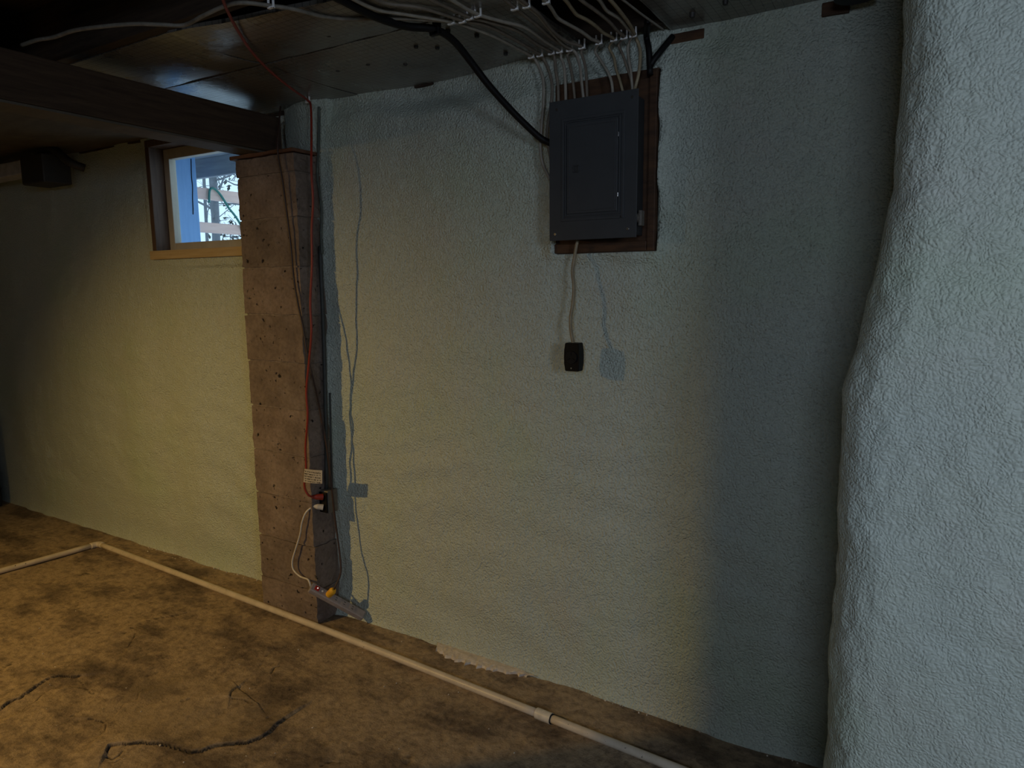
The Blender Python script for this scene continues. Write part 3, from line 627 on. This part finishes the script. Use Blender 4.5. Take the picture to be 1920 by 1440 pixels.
tubeo('service_cable', [hy(1262, 68, 0.015), hy(1250, 82, 0.0), hy(1237, 98, -0.02), hy(1226, 112, -0.028), hy(1219, 124, -0.03)], 0.010, M['blackcable'], label='short black cable slanting out of the foam to the backer top corner', cat='cable')
t = thing('range_cable', 'thick black cable hanging from the ceiling to the left side of the breaker panel', 'cable', hz(815, 55, CEIL))
bk = [hz(560, -40, 2.272), hz(640, 0, 2.272), hz(700, 30, 2.266), hz(760, 49, 2.266), hz(815, 55, 2.272)] + [hy(u, v, y) for u, v, y in ((850, 76, -0.37), (880, 112, -0.30), (915, 158, -0.235), (955, 203, -0.165), (990, 238, -0.11), (1015, 260, -0.075), (1036, 270, -0.06))]
tubeo('jacket', bk, 0.0112, M['blackcable'], t, 12)
p = hz(815, 55, 2.272); bm = bmesh.new(); box(bm, p.x - 0.004, p.x + 0.02, p.y - 0.008, p.y + 0.008, 2.255, CEIL + 0.01, 0.003); box(bm, p.x - 0.016, p.x + 0.016, p.y - 0.008, p.y + 0.008, 2.254, 2.266, 0.003); bmo('strap', bm, M['black'], t)
lw_ = [hz(u, v, 2.275 + z) for u, v, z in ((40, 85, 0), (70, 75, 0), (100, 70, 0), (140, 57, 0), (190, 50, -.01), (250, 45, -.01), (300, 46, -.015), (345, 47, -.01), (380, 30, -.01), (420, 12, 0), (455, 5, 0), (508, 11, 0.002), (550, 17, 0), (600, 30, 0.002), (650, 36, 0.002), (720, 34, 0.002), (790, 36, 0), (846, 40, 0.004))]
tubeo('long_cable', lw_, 0.0058, M['romexw'], label='long pale cable snaking across the dark joists above the beam', cat='cable', n=8)

# ------------------------------------------------------------------ cable and black receptacle hanging below the panel
dr = [(1083, 449, -.05), (1078, 477, -.055), (1073.5, 509, -.062), (1076, 538, -.068), (1074, 569, -.075), (1069.5, 598, -.083), (1071, 623, -.09), (1075, 646, -.095)]
tubeo('drop_cable', [hy(*a) for a in dr], 0.0058, M['romexy'], label='tan cable hanging from the panel bottom down to the black receptacle', cat='cable', n=10)
c = hy(1071.5, 670, -0.112); t = thing('black_receptacle', 'small black range receptacle dangling on a cable below the breaker panel', 'outlet', (c.x, c.y + 0.03, c.z))
bm = bmesh.new(); hw, hh = 0.0275, 0.048
prof = [(-hw * .90, -hh), (hw * .90, -hh), (hw * 1.0, -hh * .5), (hw * 1.03, 0), (hw * 1.0, hh * .5), (hw * .90, hh), (-hw * .90, hh), (-hw * 1.0, hh * .5), (-hw * 1.03, 0), (-hw * 1.0, -hh * .5)]
f0 = [bm.verts.new((c.x + a, c.y, c.z + b)) for a, b in prof]; f1 = [bm.verts.new((c.x + a, c.y + 0.038, c.z + b)) for a, b in prof]
bm.faces.new(f0); bm.faces.new(f1[::-1])
for k in range(10): bm.faces.new((f0[k], f1[k], f1[(k + 1) % 10], f0[(k + 1) % 10]))
bmesh.ops.bevel(bm, geom=bm.edges[:], offset=0.002, segments=2, affect='EDGES'); bmo('housing', bm, M['black'], t)
bm = bmesh.new(); cyl(bm, c, c + Vector((0, -0.004, 0)), 0.022, 0.021, 24); bmo('socket_face', bm, plain('black_socket', (0.008, 0.008, 0.009), 0.35, spec=0.3), t)
bm = bmesh.new()
for a in (90, 215, 325):
    d = Vector((math.cos(math.radians(a)), 0, math.sin(math.radians(a)))) * 0.012; box(bm, -0.0012, 0.0012, -0.0012, 0.0012, -0.006, 0.006, 0, Matrix.Translation(c + d + Vector((0, -0.0042, 0))) @ Matrix.Rotation(math.radians(90 - a), 4, 'Y'))
bmo('slot', bm, M['black'], t)
bm = bmesh.new(); cyl(bm, c + Vector((0, 0, -0.037)), c + Vector((0, -0.0025, -0.037)), 0.003, n=10); bmo('screw', bm, M['metal'], t)

# ------------------------------------------------------------------ outlet box on the pier flank, conduit
t = thing('outlet_box', 'dull steel outlet box on the pier flank with two plugs in it', 'outlet', (-2.262, -0.06, 0.57))
boxo('box_shell', (-2.2665, -2.218, -0.088, -0.03, 0.515, 0.618), M['steelbox'], t, 0.003)
bm = bmesh.new(); box(bm, -2.2655, -2.220, -0.096, -0.0885, 0.520, 0.613, 0.002); bmo('receptacle', bm, M['black'], t)
t = thing('conduit', 'dark vertical conduit running down the pier flank to the outlet box', 'conduit', (-2.255, -0.05, 0.62))
tubeo('conduit_pipe', [(-2.2545, -0.030, 1.69), (-2.2545, -0.033, 1.3), (-2.2545, -0.045, 0.9), (-2.2545, -0.060, 0.617)], 0.0085, M['conduit'], t, 12, 0.05)
tubeo('conduit_pipe', [(-2.243, -0.024, 1.05), (-2.243, -0.03, 0.85), (-2.240, -0.040, 0.60)], 0.004, M['conduit'], t, 8, 0.05)
tubeo('feed_cable', [hy(u, v, y) for u, v, y in ((598, 200, -.03), (598, 240, -.03), (597, 280, -.035), (595, 326, -.04), (599, 361, -.04), (603, 399, -.035), (602, 440, -.032), (604, 476, -.030))], 0.0055, M['foamcable'], label='foam spattered cable coming down from the ceiling into the conduit', cat='cable')

# ------------------------------------------------------------------ red extension cord with its tag
rd = [hz(u, v, z) for u, v, z in ((405, -40, 2.27), (420, 5, 2.272), (432, 32, 2.272), (450, 64, 2.27), (472, 97, 2.268), (505, 132, 2.268), (545, 165, 2.27), (577, 188, 2.274))]
rd += [hy(u, v, y) for u, v, y in ((583, 203, -.10), (584, 263, -.14), (584, 320, -.165), (587, 378, -.165), (584.5, 430, -.16), (585, 497, -.16), (582, 567, -.16), (584, 622, -.16), (579, 683, -.16), (574.5, 733, -.16), (577, 775, -.16), (575.5, 805, -.16), (573, 840, -.16), (574, 877, -.162), (571, 902, -.162), (572, 917, -.160), (579, 929, -.152), (587, 931.5, -.135))]
t = thing('extension_cord', 'red extension cord falling from the ceiling to the outlet box', 'cord', hz(577, 188, CEIL))
tubeo('cord', rd, 0.0046, M['red'], t, 8)
a = hy(585, 931.5, -.135); b = Vector((-2.2425, -0.096, 0.592)); bm = bmesh.new(); cyl(bm, a, a.lerp(b, 0.45), 0.007, 0.0125, 14); cyl(bm, a.lerp(b, 0.45), b, 0.0125, 0.0145, 14); bmo('plug', bm, M['red'], t, smooth=False)
bm = bmesh.new(); cs = [hy(u, v, y) for u, v, y in ((571, 879, -.168), (604, 882, -.158), (604, 907, -.158), (569, 904, -.168))]
nx = 10
top = [cs[0].lerp(cs[1], k / nx) + Vector((0, -0.004 * math.sin(k / nx * math.pi), 0)) for k in range(nx + 1)]; bot = [cs[3].lerp(cs[2], k / nx) + Vector((0, -0.004 * math.sin(k / nx * math.pi), 0)) for k in range(nx + 1)]
fr_ = [[bm.verts.new(p) for p in top], [bm.verts.new(p) for p in bot]]; bkv = [[bm.verts.new(p + Vector((0, 0.0012, 0))) for p in top], [bm.verts.new(p + Vector((0, 0.0012, 0))) for p in bot]]
for k in range(nx):
    bm.faces.new((fr_[0][k], fr_[0][k + 1], fr_[1][k + 1], fr_[1][k])); bm.faces.new((bkv[0][k], bkv[1][k], bkv[1][k + 1], bkv[0][k + 1]))
    bm.faces.new((fr_[0][k], bkv[0][k], bkv[0][k + 1], fr_[0][k + 1])); bm.faces.new((fr_[1][k], fr_[1][k + 1], bkv[1][k + 1], bkv[1][k]))
bm.faces.new((fr_[0][0], fr_[1][0], bkv[1][0], bkv[0][0])); bm.faces.new((fr_[0][-1], bkv[0][-1], bkv[1][-1], fr_[1][-1]))
bmo('warning_tag', bm, M['tag'], t, label='white printed warning tag')

# ------------------------------------------------------------------ power strip leaning in the corner
A_ = Vector((-2.262, -0.178, 0.198)); B_ = Vector((-2.092, -0.030, 0.038))
ax = (B_ - A_).normalized(); up = Vector((0.25, -0.35, 1)); up = (up - ax * up.dot(ax)).normalized(); sd = ax.cross(up)
MT = Matrix((( ax.x, sd.x, up.x, A_.x), (ax.y, sd.y, up.y, A_.y), (ax.z, sd.z, up.z, A_.z), (0, 0, 0, 1)))
LEN = (B_ - A_).length
t = thing('power_strip', 'lilac grey power strip leaning between the pier base and the wall corner', 'power strip', A_.lerp(B_, 0.9))
bm = bmesh.new(); box(bm, 0, LEN, -0.021, 0.021, -0.014, 0.014, 0.006, MT, 3); bmo('strip_body', bm, M['strip'], t)
bm = bmesh.new(); box(bm, 0.018, 0.040, -0.011, 0.011, 0.012, 0.018, 0.002, MT); bmo('rocker_switch', bm, M['redled'], t, label='red lit rocker switch')
bm = bmesh.new(); cyl(bm, MT @ Vector((0.030, 0, 0.0175)), MT @ Vector((0.030, 0, 0.0195)), 0.0028, n=10); bmo('indicator', bm, M['led'], t)
bm = bmesh.new(); cyl(bm, MT @ Vector((0.055, 0, 0.012)), MT @ Vector((0.055, 0, 0.0165)), 0.0045, n=12); bmo('reset_button', bm, M['clip'], t)
for k in range(4):
    bm = bmesh.new(); x = 0.085 + k * 0.042; box(bm, x - 0.014, x + 0.014, -0.014, 0.014, 0.0135, 0.0155, 0.001, MT); s = bmo('socket', bm, M['strip'], t)
    bm = bmesh.new()
    for q in (-0.006, 0.006): box(bm, x - 0.004, x + 0.004, q - 0.0012, q + 0.0012, 0.0152, 0.0160, 0, MT)
    bmo('slot', bm, M['black'], s)
# brown cord with yellow plug
q0 = MT @ Vector((0.088, 0.0, 0.015)); q1 = q0 + (up * 0.9 + Vector((0.25, 0.05, 0.2))).normalized() * 0.045
t = thing('appliance_cord', 'dark brown cord crossing the pier face down to a yellow plug', 'cord', q0)
bc = [hy(u, v, y) for u, v, y in ((526, 200, -.06), (525, 210, -.09), (522, 243, -.13), (520, 264, -.158), (522, 297, -.165), (529, 336, -.162), (536, 388, -.158), (543, 443, -.155), (546, 470, -.153), (551, 525, -.152), (559, 572, -.152), (567.5, 611, -.152), (576, 664, -.150), (585, 702, -.140), (595, 742, -.118), (603, 785, -.100), (610, 822, -.092), (616, 862, -.085), (621, 905, -.08), (627, 960, -.075), (632, 1000, -.075), (636, 1030, -.08), (639, 1058, -.09), (638, 1078, -.10))]
tubeo('cord', bc + [q1], 0.0042, M['browncord'], t, 8)
bm = bmesh.new(); cyl(bm, q0, q0.lerp(q1, 0.75), 0.0155, 0.0165, 16); cyl(bm, q0.lerp(q1, 0.75), q1, 0.0165, 0.010, 16)
bmo('plug', bm, M['yellow'], t, label='bright yellow plug')
# white cord of the strip
t = thing('strip_cord', 'white cord looping from the outlet box down to the power strip', 'cord', (-2.25, -0.1, 0.545))
w0 = Vector((-2.2425, -0.0965, 0.545)); w1 = hy(588, 949, -.125)
wc = [w1] + [hy(u, v, y) for u, v, y in ((574, 960, -.15), (566, 980, -.16), (562.5, 1002, -.16), (554, 1030, -.16), (548, 1052, -.162), (550, 1068, -.165), (563, 1081, -.17), (578, 1087, -.175))] + [MT @ Vector((0.002, 0, 0.002))]
tubeo('cord', wc, 0.0040, M['whitecord'], t, 8)
bm = bmesh.new(); cyl(bm, w1, w1.lerp(w0, 0.4), 0.006, 0.012, 14); cyl(bm, w1.lerp(w0, 0.4), w0, 0.012, 0.0135, 14); bmo('plug', bm, M['whitecord'], t)

# ------------------------------------------------------------------ far corner: duct end, bin; pipe by the near corner; work lamp
t = thing('duct_end', 'pale flat duct end in a dark collar under the ceiling in the far corner', 'duct', (-4.6, -0.1, 2.2))
boxo('duct_body', (-5.6, -4.40, -0.16, -0.06, 2.165, 2.243), M['duct'], t, 0.006)
boxo('collar', (-4.43, -4.19, -0.17, -0.02, 2.10, 2.255), M['darkmetal'], t, 0.008)
tubeo('hanger', [(-4.36, -0.1, 2.25), (-4.30, -0.1, 2.292), (-4.18, -0.1, 2.275), (-4.08, -0.08, 2.205), (-4.05, -0.02, 2.18)], 0.022, M['darkmetal'], t, 10)
t = thing('storage_bin', 'dark blue black bin standing at the far end of the foamed wall', 'bin', (-5.75, -0.2, 0))
bm = bmesh.new(); v = box(bm, -6.0, -5.49, -0.30, -0.02, 0.002, 0.62, 0.02)
for q in v: q.co.x += -0.06 * q.co.z * (1 if q.co.x > -5.7 else -1)
bmo('bin_body', bm, M['darkbin'], t); boxo('bin_lid', (-6.02, -5.54, -0.32, 0.0, 0.62, 0.65), M['darkbin'], t, 0.01)
t = thing('drain_flange', 'round black pipe flange at the ceiling beside the near foam corner', 'pipe', (-0.20, -0.10, CEIL))
p = hy(1605, -14, -0.10); bm = bmesh.new(); cyl(bm, (p.x, p.y, p.z - 0.012), (p.x, p.y, p.z + 0.012), 0.052, n=28); bmo('flange', bm, M['black'], t)
bm = bmesh.new(); cyl(bm, (p.x, p.y, p.z), (p.x, p.y, 2.49), 0.036, n=20); bmo('pipe_stub', bm, M['black'], t)
t = thing('work_lamp', 'clamp work lamp with a metal reflector hanging from the ceiling', 'lamp', (LAMP.x, LAMP.y, CEIL))
dl = (LAMP_AIM - LAMP).normalized(); bm = bmesh.new(); cyl(bm, LAMP - dl * 0.10, LAMP + dl * 0.03, 0.03, 0.11, 24, cap=False); bmo('reflector', bm, M['alu'], t)
bm = bmesh.new(); cyl(bm, LAMP - dl * 0.17, LAMP - dl * 0.09, 0.022, 0.028, 16); bmo('socket', bm, M['black'], t)
tubeo('lamp_cord', [LAMP - dl * 0.16, LAMP - dl * 0.2 + Vector((0, 0, 0.08)), (LAMP.x - 0.1, LAMP.y - 0.05, 2.30)], 0.005, M['black'], t)
